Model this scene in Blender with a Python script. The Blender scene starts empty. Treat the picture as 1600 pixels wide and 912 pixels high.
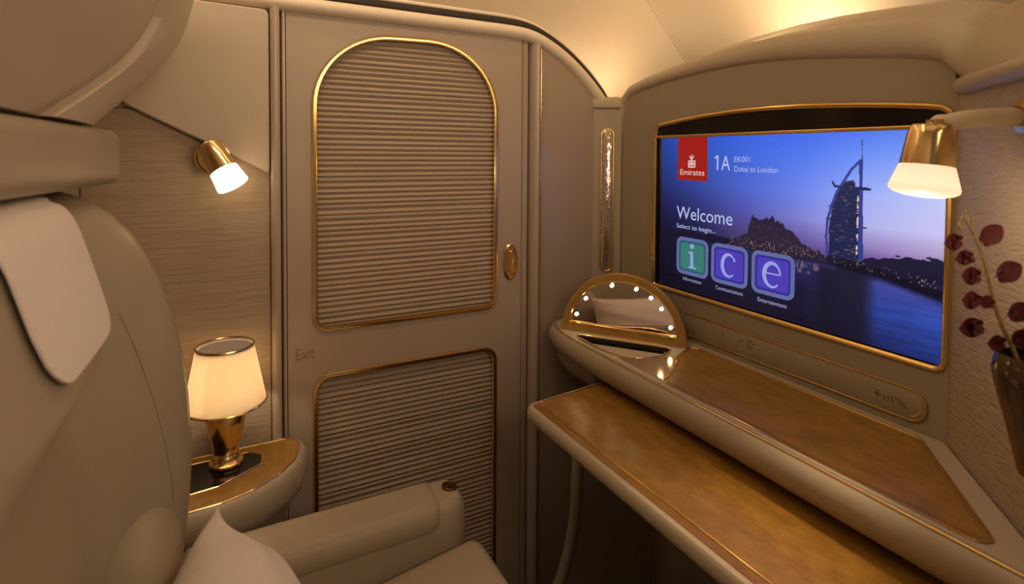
import bpy, bmesh, math, random
import numpy as np
from mathutils import Vector, Matrix
random.seed(7)
H = 1.16            # eye height above the floor; shapes below are written relative to the eye level
EXPO = 0.0
sc = bpy.context.scene
COL = sc.collection
PI = math.pi
V = lambda *a: Vector(a)

# ------------------------------------------------------------------ materials
def s2l(c):
    return tuple((x/12.92 if x <= .04045 else ((x+.055)/1.055)**2.4) for x in c)
def rgb(r, g, b): return s2l((r/255, g/255, b/255)) + (1,)

def mat(name, col, rough=.5, metal=0, spec=.5, coat=0, bump=None, vary=None, emis=None, estr=0, sheen=0, trans=0, ior=1.45):
    m = bpy.data.materials.new(name); m.use_nodes = True
    nt = m.node_tree; b = nt.nodes['Principled BSDF']
    b.inputs['Base Color'].default_value = col if len(col) == 4 else col+(1,)
    b.inputs['Roughness'].default_value = rough
    b.inputs['Metallic'].default_value = metal
    b.inputs['Specular IOR Level'].default_value = spec
    b.inputs['Coat Weight'].default_value = coat
    b.inputs['Coat Roughness'].default_value = .22
    b.inputs['Transmission Weight'].default_value = trans
    b.inputs['IOR'].default_value = ior
    b.inputs['Sheen Weight'].default_value = sheen
    if emis:
        b.inputs['Emission Color'].default_value = emis if len(emis) == 4 else emis+(1,)
        b.inputs['Emission Strength'].default_value = estr
    tc = nt.nodes.new('ShaderNodeTexCoord')
    if bump or vary:
        mp = nt.nodes.new('ShaderNodeMapping'); nt.links.new(tc.outputs['Object'], mp.inputs['Vector'])
    if vary:                                   # (scale vector, other colour, detail)
        mp2 = nt.nodes.new('ShaderNodeMapping'); nt.links.new(tc.outputs['Object'], mp2.inputs['Vector'])
        mp2.inputs['Scale'].default_value = vary[0]
        nz = nt.nodes.new('ShaderNodeTexNoise'); nz.inputs['Scale'].default_value = 1; nz.inputs['Detail'].default_value = vary[2]
        nz.inputs['Roughness'].default_value = .65
        nt.links.new(mp2.outputs[0], nz.inputs['Vector'])
        rp = nt.nodes.new('ShaderNodeValToRGB')
        rp.color_ramp.elements[0].position = .32; rp.color_ramp.elements[1].position = .68
        rp.color_ramp.elements[0].color = vary[1] if len(vary[1]) == 4 else vary[1]+(1,)
        rp.color_ramp.elements[1].color = col if len(col) == 4 else col+(1,)
        nt.links.new(nz.outputs['Fac'], rp.inputs['Fac']); nt.links.new(rp.outputs['Color'], b.inputs['Base Color'])
    if bump:                                   # (scale vector, strength, distance)
        mp.inputs['Scale'].default_value = bump[0]
        nb = nt.nodes.new('ShaderNodeTexNoise'); nb.inputs['Scale'].default_value = 1; nb.inputs['Detail'].default_value = 4
        nt.links.new(mp.outputs[0], nb.inputs['Vector'])
        bp = nt.nodes.new('ShaderNodeBump'); bp.inputs['Strength'].default_value = bump[1]; bp.inputs['Distance'].default_value = bump[2]
        nt.links.new(nb.outputs['Fac'], bp.inputs['Height']); nt.links.new(bp.outputs[0], b.inputs['Normal'])
    return m

LEATHER = (.40, .345, .262)
M = {}
M['leather'] = mat('beige_leather', LEATHER, .42, spec=.4, bump=((260, 260, 260), .12, .001), vary=((9, 9, 9), (.375, .32, .24), 4))
M['leather_pale'] = mat('pale_leather', (.47, .40, .30), .45, spec=.4, bump=((240, 240, 240), .1, .001))
M['plastic'] = mat('cream_plastic', (.58, .50, .40), .45, spec=.35, vary=((6, 6, 6), (.555, .475, .375), 3))
M['trim'] = mat('pale_cream_trim', (.80, .70, .55), .35, spec=.4)
M['door'] = mat('taupe_lacquer', (.45, .365, .29), .38, spec=.45, vary=((5, 5, 5), (.43, .348, .273), 3))
M['lacquer'] = mat('glossy_taupe_lacquer', (.40, .325, .255), .2, spec=.6, coat=.25)
M['post'] = mat('satin_taupe_metal', (.44, .36, .285), .32, metal=.08, spec=.5)
M['ceiling'] = mat('cream_ceiling', (.60, .495, .36), .6, spec=.2)
M['blind'] = mat('pleated_blind', (.44, .355, .27), .75, spec=.15, bump=((30, 30, 1500), .15, .001), vary=((14, 14, 200), (.40, .315, .235), 4))
M['wallpaper'] = mat('woven_wallpaper', (.46, .37, .275), .62, spec=.2, bump=((14, 14, 230), .5, .002), vary=((14, 14, 300), (.36, .285, .205), 6))
M['wallpaper_grain'] = mat('ribbed_wallpaper', (.46, .37, .245), .55, spec=.3, bump=((50, 50, 330), 1, .003), vary=((40, 40, 300), (.38, .30, .22), 4))
M['gold'] = mat('polished_gold', (.92, .64, .26), .16, metal=1)
M['brass'] = mat('brass', (.90, .67, .34), .17, metal=1)
M['gold_satin'] = mat('satin_gold', (.86, .58, .21), .26, metal=1)
M['gold_wood'] = mat('golden_burl', (.46, .28, .075), .32, spec=.5, coat=.3, vary=((60, 60, 60), (.36, .20, .045), 6))
M['button'] = mat('dark_bronze', (.12, .08, .03), .3, metal=1)
M['tan'] = mat('tan_leather', (.335, .285, .205), .45, spec=.35, bump=((260, 260, 260), .1, .001))
M['wood'] = mat('burl_wood', (.37, .205, .04), .36, spec=.4, coat=.3, vary=((48, 24, 30), (.235, .118, .02), 10))
M['wood_edge'] = mat('burl_wood_edge', (.30, .155, .028), .36, spec=.4, coat=.3, vary=((40, 20, 20), (.22, .105, .018), 8))
M['black'] = mat('black_gloss', (.006, .005, .005), .12, spec=.5)
M['dark'] = mat('dark_rubber', (.03, .022, .016), .7)
M['cloth'] = mat('white_linen', (.82, .75, .73), .9, spec=.1, sheen=.1, bump=((900, 900, 900), .25, .0008))
M['pillow'] = mat('white_pillow_cotton', (.80, .73, .70), .9, spec=.1, bump=((25, 25, 25), .35, .006))
M['mirror'] = mat('mirror_glass', (.86, .80, .74), .03, metal=1)
M['plate'] = mat('polished_champagne', (.74, .60, .42), .12, metal=.9)
M['slot'] = mat('rippled_glass', (.70, .62, .55), .1, metal=.85, bump=((60, 60, 60), .6, .004))
M['carpet'] = mat('brown_carpet', (.10, .07, .05), .95, spec=.05, bump=((500, 500, 500), .6, .003))
M['petal'] = mat('dark_purple_petal', (.045, .006, .018), .6, spec=.2, vary=((70, 70, 70), (.03, .004, .008), 3))
M['stem'] = mat('olive_green_stem', (.20, .165, .06), .55)
M['sepal'] = mat('pale_green_stalk', (.36, .27, .13), .5)
M['vase'] = mat('smoky_glass', (.10, .065, .035), .07, spec=.8, metal=.7, coat=.6)
M['engrave'] = mat('engraved_mark', (.24, .19, .14), .5)
M['engrave_dark'] = mat('printed_mark', (.13, .10, .075), .6)

def emit(name, col, s):
    m = bpy.data.materials.new(name); m.use_nodes = True; nt = m.node_tree
    nt.nodes.remove(nt.nodes['Principled BSDF'])
    e = nt.nodes.new('ShaderNodeEmission'); e.inputs[0].default_value = col if len(col) == 4 else col+(1,); e.inputs[1].default_value = s
    nt.links.new(e.outputs[0], nt.nodes['Material Output'].inputs[0]); return m
M['bulb'] = emit('bulb_glow', (1, .72, .38), 30)

def frosted(name, col, ecol, es):
    m = bpy.data.materials.new(name); m.use_nodes = True; nt = m.node_tree
    b = nt.nodes['Principled BSDF']
    b.inputs['Base Color'].default_value = col+(1,); b.inputs['Roughness'].default_value = .4
    b.inputs['Emission Color'].default_value = ecol+(1,); b.inputs['Emission Strength'].default_value = es
    t = nt.nodes.new('ShaderNodeBsdfTranslucent'); t.inputs[0].default_value = col+(1,)
    mx = nt.nodes.new('ShaderNodeMixShader'); mx.inputs[0].default_value = .6
    nt.links.new(b.outputs[0], mx.inputs[1]); nt.links.new(t.outputs[0], mx.inputs[2])
    nt.links.new(mx.outputs[0], nt.nodes['Material Output'].inputs[0]); return m
M['shade'] = frosted('frosted_shade', (.90, .80, .64), (1, .80, .52), .10)
M['frost'] = frosted('frosted_glass', (.92, .86, .74), (1, .87, .66), 1.0)

# ------------------------------------------------------------------ objects
ORG = {}
def tag(o, label, cat, group=None, kind=None):
    o['label'] = label; o['category'] = cat
    if group: o['group'] = group
    if kind: o['kind'] = kind
    return o
def thing(name, label, cat, loc, group=None):
    o = bpy.data.objects.new(name, None); COL.objects.link(o)
    o.empty_display_size = .05
    o.location = (loc[0], loc[1], loc[2]+H); ORG[o] = Vector(loc)
    return tag(o, label, cat, group)
def obj(name, bm, m, parent=None, loc=(0, 0, 0), smooth=38, kind=None, label=None):
    org = ORG[parent] if parent is not None else Vector(loc)
    bmesh.ops.translate(bm, verts=bm.verts, vec=-org)
    bmesh.ops.recalc_face_normals(bm, faces=bm.faces)
    me = bpy.data.meshes.new(name); bm.to_mesh(me); bm.free()
    me.materials.append(M[m] if isinstance(m, str) else m)
    if smooth:
        me.shade_smooth(); me.set_sharp_from_angle(angle=math.radians(smooth))
    else: me.shade_flat()
    o = bpy.data.objects.new(name, me); COL.objects.link(o)
    if parent is not None: o.parent = parent
    else: o.location = (org.x, org.y, org.z+H)
    ORG[o] = org
    if kind: o['kind'] = kind
    if label: o['label'] = label
    return o

# ------------------------------------------------------------------ shapes (bmesh)
def loft(rings, closed=True, cap=True, bm=None):
    bm = bm or bmesh.new()
    R = [[bm.verts.new(p) for p in r] for r in rings]
    n = len(rings[0])
    for a, b in zip(R, R[1:]):
        for i in range(n if closed else n-1):
            j = (i+1) % n
            bm.faces.new((a[i], a[j], b[j], b[i]))
    if cap and closed:
        bm.faces.new(R[0]); bm.faces.new(R[-1])
    return bm
def tube(pts, r, closed=False, n=10, bm=None, flat=1, N=None):
    """round or flattened bar along a path"""
    pts = [Vector(p) for p in pts]; m = len(pts); rings = []
    rr = r if isinstance(r, (list, tuple)) else [r]*m
    up = None
    for i, p in enumerate(pts):
        a = pts[i-1] if (i > 0 or closed) else p
        c = pts[(i+1) % m] if (i < m-1 or closed) else p
        t = (c-a).normalized()
        if N is not None: u = Vector(N)
        else:
            if up is None:
                up = Vector((0, 0, 1)) if abs(t.z) < .9 else Vector((1, 0, 0))
            u = up
        s = t.cross(u)
        if s.length < 1e-6: s = t.orthogonal()
        s.normalize(); u = s.cross(t).normalized(); up = u
        rings.append([p + s*math.cos(2*PI*k/n)*rr[i] + u*math.sin(2*PI*k/n)*rr[i]*flat for k in range(n)])
    if closed:
        bm = bm or bmesh.new()
        R = [[bm.verts.new(p) for p in r_] for r_ in rings]
        for i in range(m):
            a, b = R[i], R[(i+1) % m]
            for k in range(n):
                bm.faces.new((a[k], a[(k+1) % n], b[(k+1) % n], b[k]))
        return bm
    return loft(rings, True, True, bm)
def sweep(pts, N, prof, closed=False, bm=None):
    """profile (a sideways, b along N) swept along a path lying in the plane with normal N"""
    pts = [Vector(p) for p in pts]; N = Vector(N).normalized(); m = len(pts); rings = []
    for i, p in enumerate(pts):
        t1 = (p-pts[i-1]).normalized() if (i > 0 or closed) else None
        t2 = (pts[(i+1) % m]-p).normalized() if (i < m-1 or closed) else None
        t1 = t1 or t2; t2 = t2 or t1
        s1 = N.cross(t1).normalized(); s2 = N.cross(t2).normalized()
        s = (s1+s2).normalized(); k = 1/max(.5, s.dot(s1))
        rings.append([p + s*a*k + N*b for a, b in prof])
    if closed:
        bm = bm or bmesh.new()
        R = [[bm.verts.new(q) for q in r_] for r_ in rings]; n = len(prof)
        for i in range(m):
            a, b = R[i], R[(i+1) % m]
            for k in range(n):
                bm.faces.new((a[k], a[(k+1) % n], b[(k+1) % n], b[k]))
        return bm
    return loft(rings, True, True, bm)
def circ(r, n=12, a0=0, sx=1, sy=1):
    return [(r*sx*math.cos(a0+2*PI*k/n), r*sy*math.sin(a0+2*PI*k/n)) for k in range(n)]
class Outline(list): pass
def roundpoly(P, R, seg=6):
    """2-D polygon with rounded corners; R one radius or a list"""
    out = Outline(); n = len(P)
    if not isinstance(R, (list, tuple)): R = [R]*n
    out.src = ([tuple(p) for p in P], list(R), seg)
    for i in range(n):
        p = Vector(P[i]); a = Vector(P[i-1]); b = Vector(P[(i+1) % n]); r = R[i]
        if r <= 0: out.append(tuple(p)); continue
        d1 = (a-p).normalized(); d2 = (b-p).normalized()
        ang = d1.angle(d2)
        t = min(r/math.tan(ang/2), (a-p).length*.49, (b-p).length*.49); r = t*math.tan(ang/2)
        c = p + (d1+d2).normalized()*(r/math.sin(ang/2))
        v1 = p+d1*t-c; v2 = p+d2*t-c
        a1 = math.atan2(v1.y, v1.x); a2 = math.atan2(v2.y, v2.x)
        d = (a2-a1+PI) % (2*PI)-PI
        for k in range(seg+1):
            q = a1+d*k/seg
            out.append((c.x+r*math.cos(q), c.y+r*math.sin(q)))
    return out
def offset(P, d):
    """move a 2-D closed outline inwards by d"""
    if hasattr(P, 'src'):                     # inset the sharp polygon, then round it again
        Q, R, seg = P.src
        return roundpoly(offset(Q, d), [max(r-d, .0015) if r > 0 else 0 for r in R], seg)
    n = len(P); out = []
    A = sum(P[i-1][0]*P[i][1]-P[i][0]*P[i-1][1] for i in range(n))
    sg = 1 if A > 0 else -1
    for i in range(n):
        a, p, b = Vector(P[i-1]), Vector(P[i]), Vector(P[(i+1) % n])
        t1 = (p-a).normalized(); t2 = (b-p).normalized()
        n1 = Vector((-t1.y, t1.x))*sg; n2 = Vector((-t2.y, t2.x))*sg
        s = (n1+n2)
        if s.length < 1e-6: s = n1
        s.normalize(); k = 1/max(.3, s.dot(n1))
        q = p+s*d*k; out.append((q.x, q.y))
    return out
def stack(outline, levels, fn):
    """rings of one 2-D outline: levels = [(inset, height)]; fn(u, v, h) gives the 3-D point"""
    return loft([[fn(u, v, h) for u, v in (offset(outline, ins) if ins else outline)] for ins, h in levels])
def prism_holes(outer, holes, fn, h0, h1, bev=0):
    bm = bmesh.new(); E = []
    for loop in [outer]+holes:
        vs = [bm.verts.new(fn(u, v, h0)) for u, v in loop]
        for i in range(len(vs)): E.append(bm.edges.new((vs[i-1], vs[i])))
    bmesh.ops.triangle_fill(bm, edges=E, use_beauty=True)
    g = bmesh.ops.extrude_face_region(bm, geom=bm.faces[:])
    d = Vector(fn(0, 0, h1))-Vector(fn(0, 0, h0))
    bmesh.ops.translate(bm, vec=d, verts=[e for e in g['geom'] if isinstance(e, bmesh.types.BMVert)])
    return bm
def rbox(lo, hi, r=.01, seg=4, bm=None, taper=None):
    bm2 = bmesh.new(); bmesh.ops.create_cube(bm2, size=1)
    lo, hi = Vector(lo), Vector(hi)
    for v in bm2.verts:
        v.co = Vector(lo[i]+(hi[i]-lo[i])*(v.co[i]+.5) for i in range(3))
        if taper: v.co = taper(v.co)
    if r: bmesh.ops.bevel(bm2, geom=bm2.edges[:], offset=r, segments=seg, profile=.5, affect='EDGES')
    return bm2
def lathe(prof, O=(0, 0, 0), axis=(0, 0, 1), n=40, bm=None):
    ax = Vector(axis).normalized(); s = ax.orthogonal().normalized(); t = ax.cross(s); O = Vector(O)
    return loft([[O+ax*h+(s*math.cos(2*PI*k/n)+t*math.sin(2*PI*k/n))*max(r, 1e-5) for k in range(n)] for r, h in prof], True, True, bm)
def gridsurf(fn, nu, nv, thick=None, bm=None):
    bm = bm or bmesh.new()
    R = [[bm.verts.new(fn(i/nu, j/nv)) for i in range(nu+1)] for j in range(nv+1)]
    for j in range(nv):
        for i in range(nu): bm.faces.new((R[j][i], R[j][i+1], R[j+1][i+1], R[j+1][i]))
    if thick:
        bmesh.ops.recalc_face_normals(bm, faces=bm.faces)
        bmesh.ops.solidify(bm, geom=bm.faces[:], thickness=thick)
    return bm
def interp(T, x):
    if x <= T[0][0]: return T[0][1]
    for (a, b), (c, d) in zip(T, T[1:]):
        if x <= c:
            t = (x-a)/(c-a); return b+(d-b)*t
    return T[-1][1]
def smooth_path(P, n=8):
    """Catmull-Rom through the points"""
    P = [Vector(p) for p in P]; out = []
    for i in range(len(P)-1):
        a = P[max(i-1, 0)]; b = P[i]; c = P[i+1]; d = P[min(i+2, len(P)-1)]
        for k in range(n):
            t = k/n
            out.append(.5*((2*b)+(c-a)*t+(2*a-5*b+4*c-d)*t*t+(3*b-a-3*c+d)*t**3))
    out.append(P[-1]); return out
XZ = lambda Y: (lambda u, v, h: (u, Y+h, v))
YZ = lambda X: (lambda u, v, h: (X+h, u, v))
XY = lambda Z: (lambda u, v, h: (u, v, Z+h))

# ================================================================== camera
F = V(.46706037, .88365309, -.03180909); R_ = V(.88417622, -.4671116, .00625819); U_ = V(.00932832, .0310478, .99947437)
cam = bpy.data.cameras.new('camera'); co = bpy.data.objects.new('camera', cam); COL.objects.link(co)
mw = Matrix((R_, U_, -F)).transposed().to_4x4(); mw.translation = (0, 0, H); co.matrix_world = mw
cam.sensor_width = 36; cam.lens = 868.06/1600*36; cam.shift_y = -(456-270.65)/1600
cam.clip_start = .02
cam.dof.use_dof = True; cam.dof.focus_distance = 1.05; cam.dof.aperture_fstop = 5.0
sc.camera = co

# ================================================================== shell
D = 1.171
S = .92
st = dict(kind='structure')
o = obj('floor', rbox((-.6, -.8, -1.20), (1.5, 1.35, -H), 0), 'carpet', kind='structure'); tag(o, 'brown carpeted cabin floor under the seat', 'floor')
curve_top = [(.655, .283), (.70, .265), (.76, .232), (.82, .188), (.868, .14), (.90, .10)]
wall_out = [(-.55, -H), (1.0, -H), (1.0, .06)] + curve_top[::-1] + [(-.55, .283)]
o = obj('wall_far', prism_holes(wall_out, [], XZ(1.192), 0, .03), 'door', kind='structure', smooth=0); tag(o, 'taupe partition wall that holds the sliding door', 'wall')
wallf = o
# woven wallpaper on the wall behind the lamp and the smooth moulded panel above it
obj('wallpaper', prism_holes([(-.207, -1.12), (.087, -1.12), (.087, .078), (-.207, .078)], [], XZ(1.171), 0, .021), 'wallpaper', wallf, label='woven beige wallpaper')
obj('wallpaper_edge', prism_holes([(-.50, -1.12), (-.209, -1.12), (-.209, .28), (-.50, .28)], [], XZ(1.174), 0, .018), 'plastic', wallf)
obj('wall_lining', prism_holes([(-.209, .08), (.087, .08), (.087, .28), (-.209, .28)], [], XZ(1.174), 0, .018), 'plastic', wallf)
pan = roundpoly([(-.16, .279), (-.16, .094), (-.10, .062), (-.02, .02), (.084, -.037), (.0865, -.03), (.0865, .274)], [.01, .05, .03, .03, .004, .01, .012])
o = obj('trim_1', stack(pan, [(0, .012), (0, .003), (.003, 0)], XZ(1.156)), 'plastic', kind='structure', smooth=30); tag(o, 'smooth cream moulded panel above the wallpaper beside the door', 'wall panel')
# left jamb
jm = [(.0885, 1.19), (.0885, 1.166), (.090, 1.160), (.0945, 1.157), (.101, 1.157), (.1055, 1.160), (.107, 1.166), (.107, 1.19)]
o = obj('trim_2', loft([[(x, y, z) for x, y in jm] for z in (-H, .283)]), 'post', kind='structure'); tag(o, 'tall rounded jamb post on the lamp side of the door', 'door jamb')
o2 = obj('stop_strip', loft([[(x, y, z) for x, y in [(.1095, 1.19), (.1095, 1.172), (.112, 1.168), (.1165, 1.168), (.1175, 1.172), (.1175, 1.19)]] for z in (-H, .279)]), 'post', o)
# right jamb: flat strip, groove, round post, gilt bead
o = obj('trim_3', loft([[(x, y, z) for x, y in [(.668, 1.19), (.668, 1.168), (.6705, 1.160), (.676, 1.155), (.683, 1.154), (.689, 1.158), (.692, 1.165), (.692, 1.19)]] for z in (-H, .268)]), 'post', kind='structure'); tag(o, 'tall rounded jamb post on the desk side of the door', 'door jamb')
obj('stop_strip', loft([[(x, y, z) for x, y in [(.6455, 1.19), (.6455, 1.178), (.650, 1.174), (.6625, 1.174), (.6635, 1.178), (.6635, 1.19)]] for z in (-H, .278)]), 'post', o)
obj('bead', tube([(.6935, 1.163, -.43), (.6935, 1.163, .258)], .0014), 'gold', o, label='thin gold bead')
# glossy return panel
gl = [(.695, -1.15), (.865, -1.15), (.865, .148), (.82, .190), (.76, .234), (.712, .261), (.695, .266)]
o = obj('trim_4', stack(gl, [(0, .02), (0, .002), (.002, 0)], XZ(1.168)), 'lacquer', kind='structure', smooth=30); tag(o, 'glossy taupe panel between the door and the corner column', 'wall panel')

# light roll, dark gasket and lip along the top of the partition
top = smooth_path([(-.5, 1.172, .294), (-.2, 1.172, .294), (.2, 1.172, .293), (.52, 1.172, .2925), (.61, 1.172, .292), (.66, 1.172, .288), (.705, 1.172, .274), (.765, 1.172, .242), (.822, 1.172, .199), (.868, 1.172, .154), (.892, 1.172, .122)], 6)
o = obj('trim_5', sweep(top, (0, 1, 0), [(a, b) for a, b in circ(.0155, 16, sy=1.1)]), 'trim', kind='structure'); tag(o, 'rounded cream roll along the top of the door wall', 'trim')
off = lambda d, dy: [Vector(p)+V(0, dy, 0)+d*n for p, n in zip(top, [V(0, 1, 0).cross((top[min(i+1, len(top)-1)]-top[max(i-1, 0)]).normalized())*-1 for i in range(len(top))])]
sgn = 1 if off(.02, 0)[0].z > top[0].z else -1
obj('gasket', sweep(off(sgn*.0255, .022), (0, 1, 0), circ(.0125, 12)), 'dark', o, label='dark rubber seal')
obj('lip', sweep(off(sgn*.043, .034), (0, 1, 0), circ(.0065, 10)), 'trim', o)

# ceiling: inclined panel over the aisle, inclined panel behind the screen, flat crown
zt, zb = .92, -.25
yA = lambda z: 1.45-.643*(z-.1)
xB = lambda z: 1.229-1.73*(z-.36)
def thickq(pts, d):
    a = [Vector(p) for p in pts]; return loft([a, [p+Vector(d) for p in a]])
o = obj('ceiling', thickq([(-2, yA(zt), zt), (xB(zt), yA(zt), zt), (xB(zt), -1.2, zt), (-2, -1.2, zt)], (0, 0, .02)), 'ceiling', kind='structure', smooth=0); tag(o, 'cream cabin ceiling washed by warm cove light', 'ceiling')
obj('aisle_panel', thickq([(-2, yA(zb), zb), (xB(zb), yA(zb), zb), (xB(zt), yA(zt), zt), (-2, yA(zt), zt)], (.0, .02, .01)), 'ceiling', o, smooth=0)
obj('forward_panel', thickq([(xB(zb), yA(zb), zb), (xB(zb), -1.2, zb), (xB(zt), -1.2, zt), (xB(zt), yA(zt), zt)], (.01, 0, .02)), 'ceiling', o, smooth=0)
obj('panel_seam', tube([(xB(.2)-.002, yA(.2)-.002, .2), (xB(.8)-.002, yA(.8)-.002, .8)], .0035), 'plastic', o)

# right-hand wall, running back diagonally from the screen
wd = V(-.15, -.139, 0).normalized(); wn = V(-.68, .733, 0)
P0 = V(.92, .40, 0); P1 = P0+wd*.62
def wallbox(a, b, t, z0, z1):
    return loft([[a+V(0, 0, z), b+V(0, 0, z), b-wn*t+V(0, 0, z), a-wn*t+V(0, 0, z)] for z in (z0, z1)])
o = obj('wall_right', wallbox(P0, P1, .03, -H, .098), 'wallpaper_grain', kind='structure', smooth=0); tag(o, 'ribbed beige wall running back from the right of the screen', 'wall')
wallr = o
cp = [P0+wd*t+V(0, 0, .101) for t in (-.012, 0, .004, .012, .03, .1, .3, .62)]
obj('cap_roll', tube(cp, [.001, .006, .009, .0115, .0125, .0125, .0125, .0125], n=14), 'leather_pale', wallr, label='padded leather cap roll')
# wall behind the seat
o = obj('wall_back', rbox((-.36, -.35, -H), (-.30, 1.19, .45), 0), 'plastic', kind='structure', smooth=0); tag(o, 'cream partition behind the seat back', 'wall')

# ================================================================== door
arch = []
zb0, xl, xr, ztp = -.356, .1705, .5745, .2495
nA = 14
bl = [(xl, zb0), (xr, zb0)]
out = roundpoly([(xl, .1), (xl, zb0), (xr, zb0), (xr, .1)], [0, .026, .026, 0], 6)[1:-1]
arch_l = []
for k in range(nA+1):
    a = PI/2*k/nA; arch_l.append((xr-.165+.165*math.cos(a)**.96, .095+(ztp-.095)*math.sin(a)))
arch_r = []
for k in range(nA+1):
    a = PI/2-PI/2*k/nA; arch_r.append((xl+.165-.165*math.cos(a)**.96, .095+(ztp-.095-.002)*math.sin(a)))
upper = out[::1]
upper = [p for p in roundpoly([(xl, .095), (xl, zb0), (xr, zb0), (xr, .095)], [0, .026, .026, 0], 6)][1:-1] + arch_l + arch_r
lower = roundpoly([(xl, -1.07), (xr, -1.07), (xr, -.4535), (xl, -.4535)], [.03]*4, 6)
leaf_out = [(.1185, -1.15), (.6435, -1.15), (.6435, .2785), (.1185, .2785)]
door = obj('door_1', prism_holes(leaf_out, [upper, lower], XZ(D), 0, .019), 'door', kind='structure', smooth=0)
tag(door, 'taupe sliding suite door with two gold-framed pleated blinds', 'door')
def ring_frame(outl, name, lab):
    prof = [(-.0055, .001), (-.0055, -.003), (-.004, -.0055), (0, -.0062), (.004, -.0055), (.0055, -.003), (.0055, .006), (.003, .006)]
    pts = [(u, D, v) for u, v in outl]
    return obj(name, sweep(pts, (0, 1, 0), prof, closed=True), 'gold', door, label=lab)
ring_frame(upper, 'blind_frame', 'arched gold frame around the upper blind')
ring_frame(lower, 'blind_frame', 'gold frame around the lower blind')
def pleats(z0, z1, pitch, half):
    bm = bmesh.new(); rows = []
    n = int(round((z1-z0)/pitch)); seq = []
    for k in range(n):
        a = z0+(z1-z0)*k/n; p = (z1-z0)/n
        j = random.uniform(-.12, .12)*p
        seq += [(a+j*.3, .0064), (a+j+p*.15, .0040), (a+j+p*.5, .0016), (a+j+p*.82, .0030), (a+p*.95, .0062)]
    for z, d in seq:
        hw = half(z); c = (xl+xr)/2
        rows.append([bm.verts.new((c+hw*s, D+.0045+d, z)) for s in (-1, -.33, .33, 1)])
    for a, b in zip(rows, rows[1:]):
        for i in range(3): bm.faces.new((a[i], a[i+1], b[i+1], b[i]))
    bmesh.ops.recalc_face_normals(bm, faces=bm.faces)
    bmesh.ops.solidify(bm, geom=bm.faces[:], thickness=.0008)
    return bm
hw_full = (xr-xl)/2+.004
obj('upper_blind', pleats(zb0-.004, ztp+.004, .0112, lambda z: hw_full), 'blind', door, smooth=50)
obj('lower_blind', pleats(-1.074, -.449, .0112, lambda z: hw_full), 'blind', door, smooth=50)
# recessed oval pull
hc = (.615, -.253)
ring = [(hc[0]+.0165*math.cos(a), D, hc[1]+.0395*math.sin(a)) for a in [2*PI*k/36 for k in range(36)]]
hd = obj('door_handle', sweep(ring, (0, 1, 0), [(-.0042, .002), (-.0042, -.003), (-.002, -.006), (.001, -.006), (.004, -.003), (.004, .002)], closed=True), 'brass', door, label='oval brass recessed pull')
dish = bmesh.new()
obj('dish', loft([[(hc[0]+.0165*s*math.cos(2*PI*k/36), D-.0005-dy, hc[1]+.0395*s*math.sin(2*PI*k/36)) for k in range(36)] for s, dy in ((1, .002), (.8, .0005), (.5, -.0), (.1, .0))], cap=True), 'gold_satin', hd)
obj('pull_bar', rbox((hc[0]-.0045, D-.009, hc[1]-.027), (hc[0]+.0045, D-.001, hc[1]+.027), .003), 'brass', hd)

def text(s, fn, h, name, m, parent, width=None, lift=0, font_shear=0, align='LEFT'):
    """flat lettering: fn(x, y) maps text units (metres) to the 3-D point; h = cap height"""
    cu = bpy.data.curves.new('tmp', 'FONT'); cu.body = s; cu.size = 1; cu.resolution_u = 3; cu.shear = font_shear
    to = bpy.data.objects.new('tmp', cu); COL.objects.link(to)
    dg = bpy.context.evaluated_depsgraph_get(); dg.update()
    me = bpy.data.meshes.new_from_object(to.evaluated_get(dg))
    bpy.data.objects.remove(to); bpy.data.curves.remove(cu)
    bm = bmesh.new(); bm.from_mesh(me); bpy.data.meshes.remove(me)
    xs = [v.co.x for v in bm.verts]; ys = [v.co.y for v in bm.verts]
    x0, x1, y1 = min(xs), max(xs), max(ys)
    sy = h/y1; sx = (width/(x1-x0)) if width else sy
    for v in bm.verts: v.co = Vector(fn((v.co.x-x0)*sx, v.co.y*sy))
    return obj(name, bm, m, parent, smooth=0)
text('Exit', lambda x, y: (.133+x, D-.0006, -.412+y), .022, 'exit_lettering', 'engrave', door, width=.036)

# ================================================================== corner column with glass strip
colp = roundpoly([(.853, 1.19), (.853, 1.166), (.872, 1.157), (.915, 1.133), (.9185, 1.133), (.9185, 1.19)], [0, .005, .01, .006, .002, 0], 4)
cc = thing('corner_column', 'slim leather corner column with tall gold-edged glass strip', 'column', (.89, 1.16, -H))
obj('column_body', loft([[(x, y, z) for x, y in colp] for z in (-H, .120)]), 'leather', cc)
obj('column_cap', loft([[(x, y, z) for x, y in (offset(colp, i) if i else colp)] for i, z in [(.001, .121), (-.004, .125), (-.005, .133), (-.004, .142), (.002, .150), (.012, .153)]]), 'leather_pale', cc)
cn = V(-.488, -.873, 0); ct = V(.873, -.488, 0); c0 = V(.8845, 1.1500, -.11)
stad = roundpoly([(-.0135, -.185), (.0135, -.185), (.0135, .178), (-.0135, .178)], .0134, 8)
obj('strip_glass', stack(stad, [(0, -.004), (0, .001), (.003, .003)], lambda u, v, h: c0+ct*u+V(0, 0, v)+cn*h), 'slot', cc, label='rippled glass strip')
obj('strip_bezel', sweep([c0+ct*u+V(0, 0, v) for u, v in offset(stad, -.0022)], cn, [(-.0022, -.002), (-.0022, .002), (-.001, .0035), (.001, .0035), (.0022, .002), (.0022, -.002)], closed=True), 'gold_satin', cc, label='thin gold edge of the glass strip')

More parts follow.
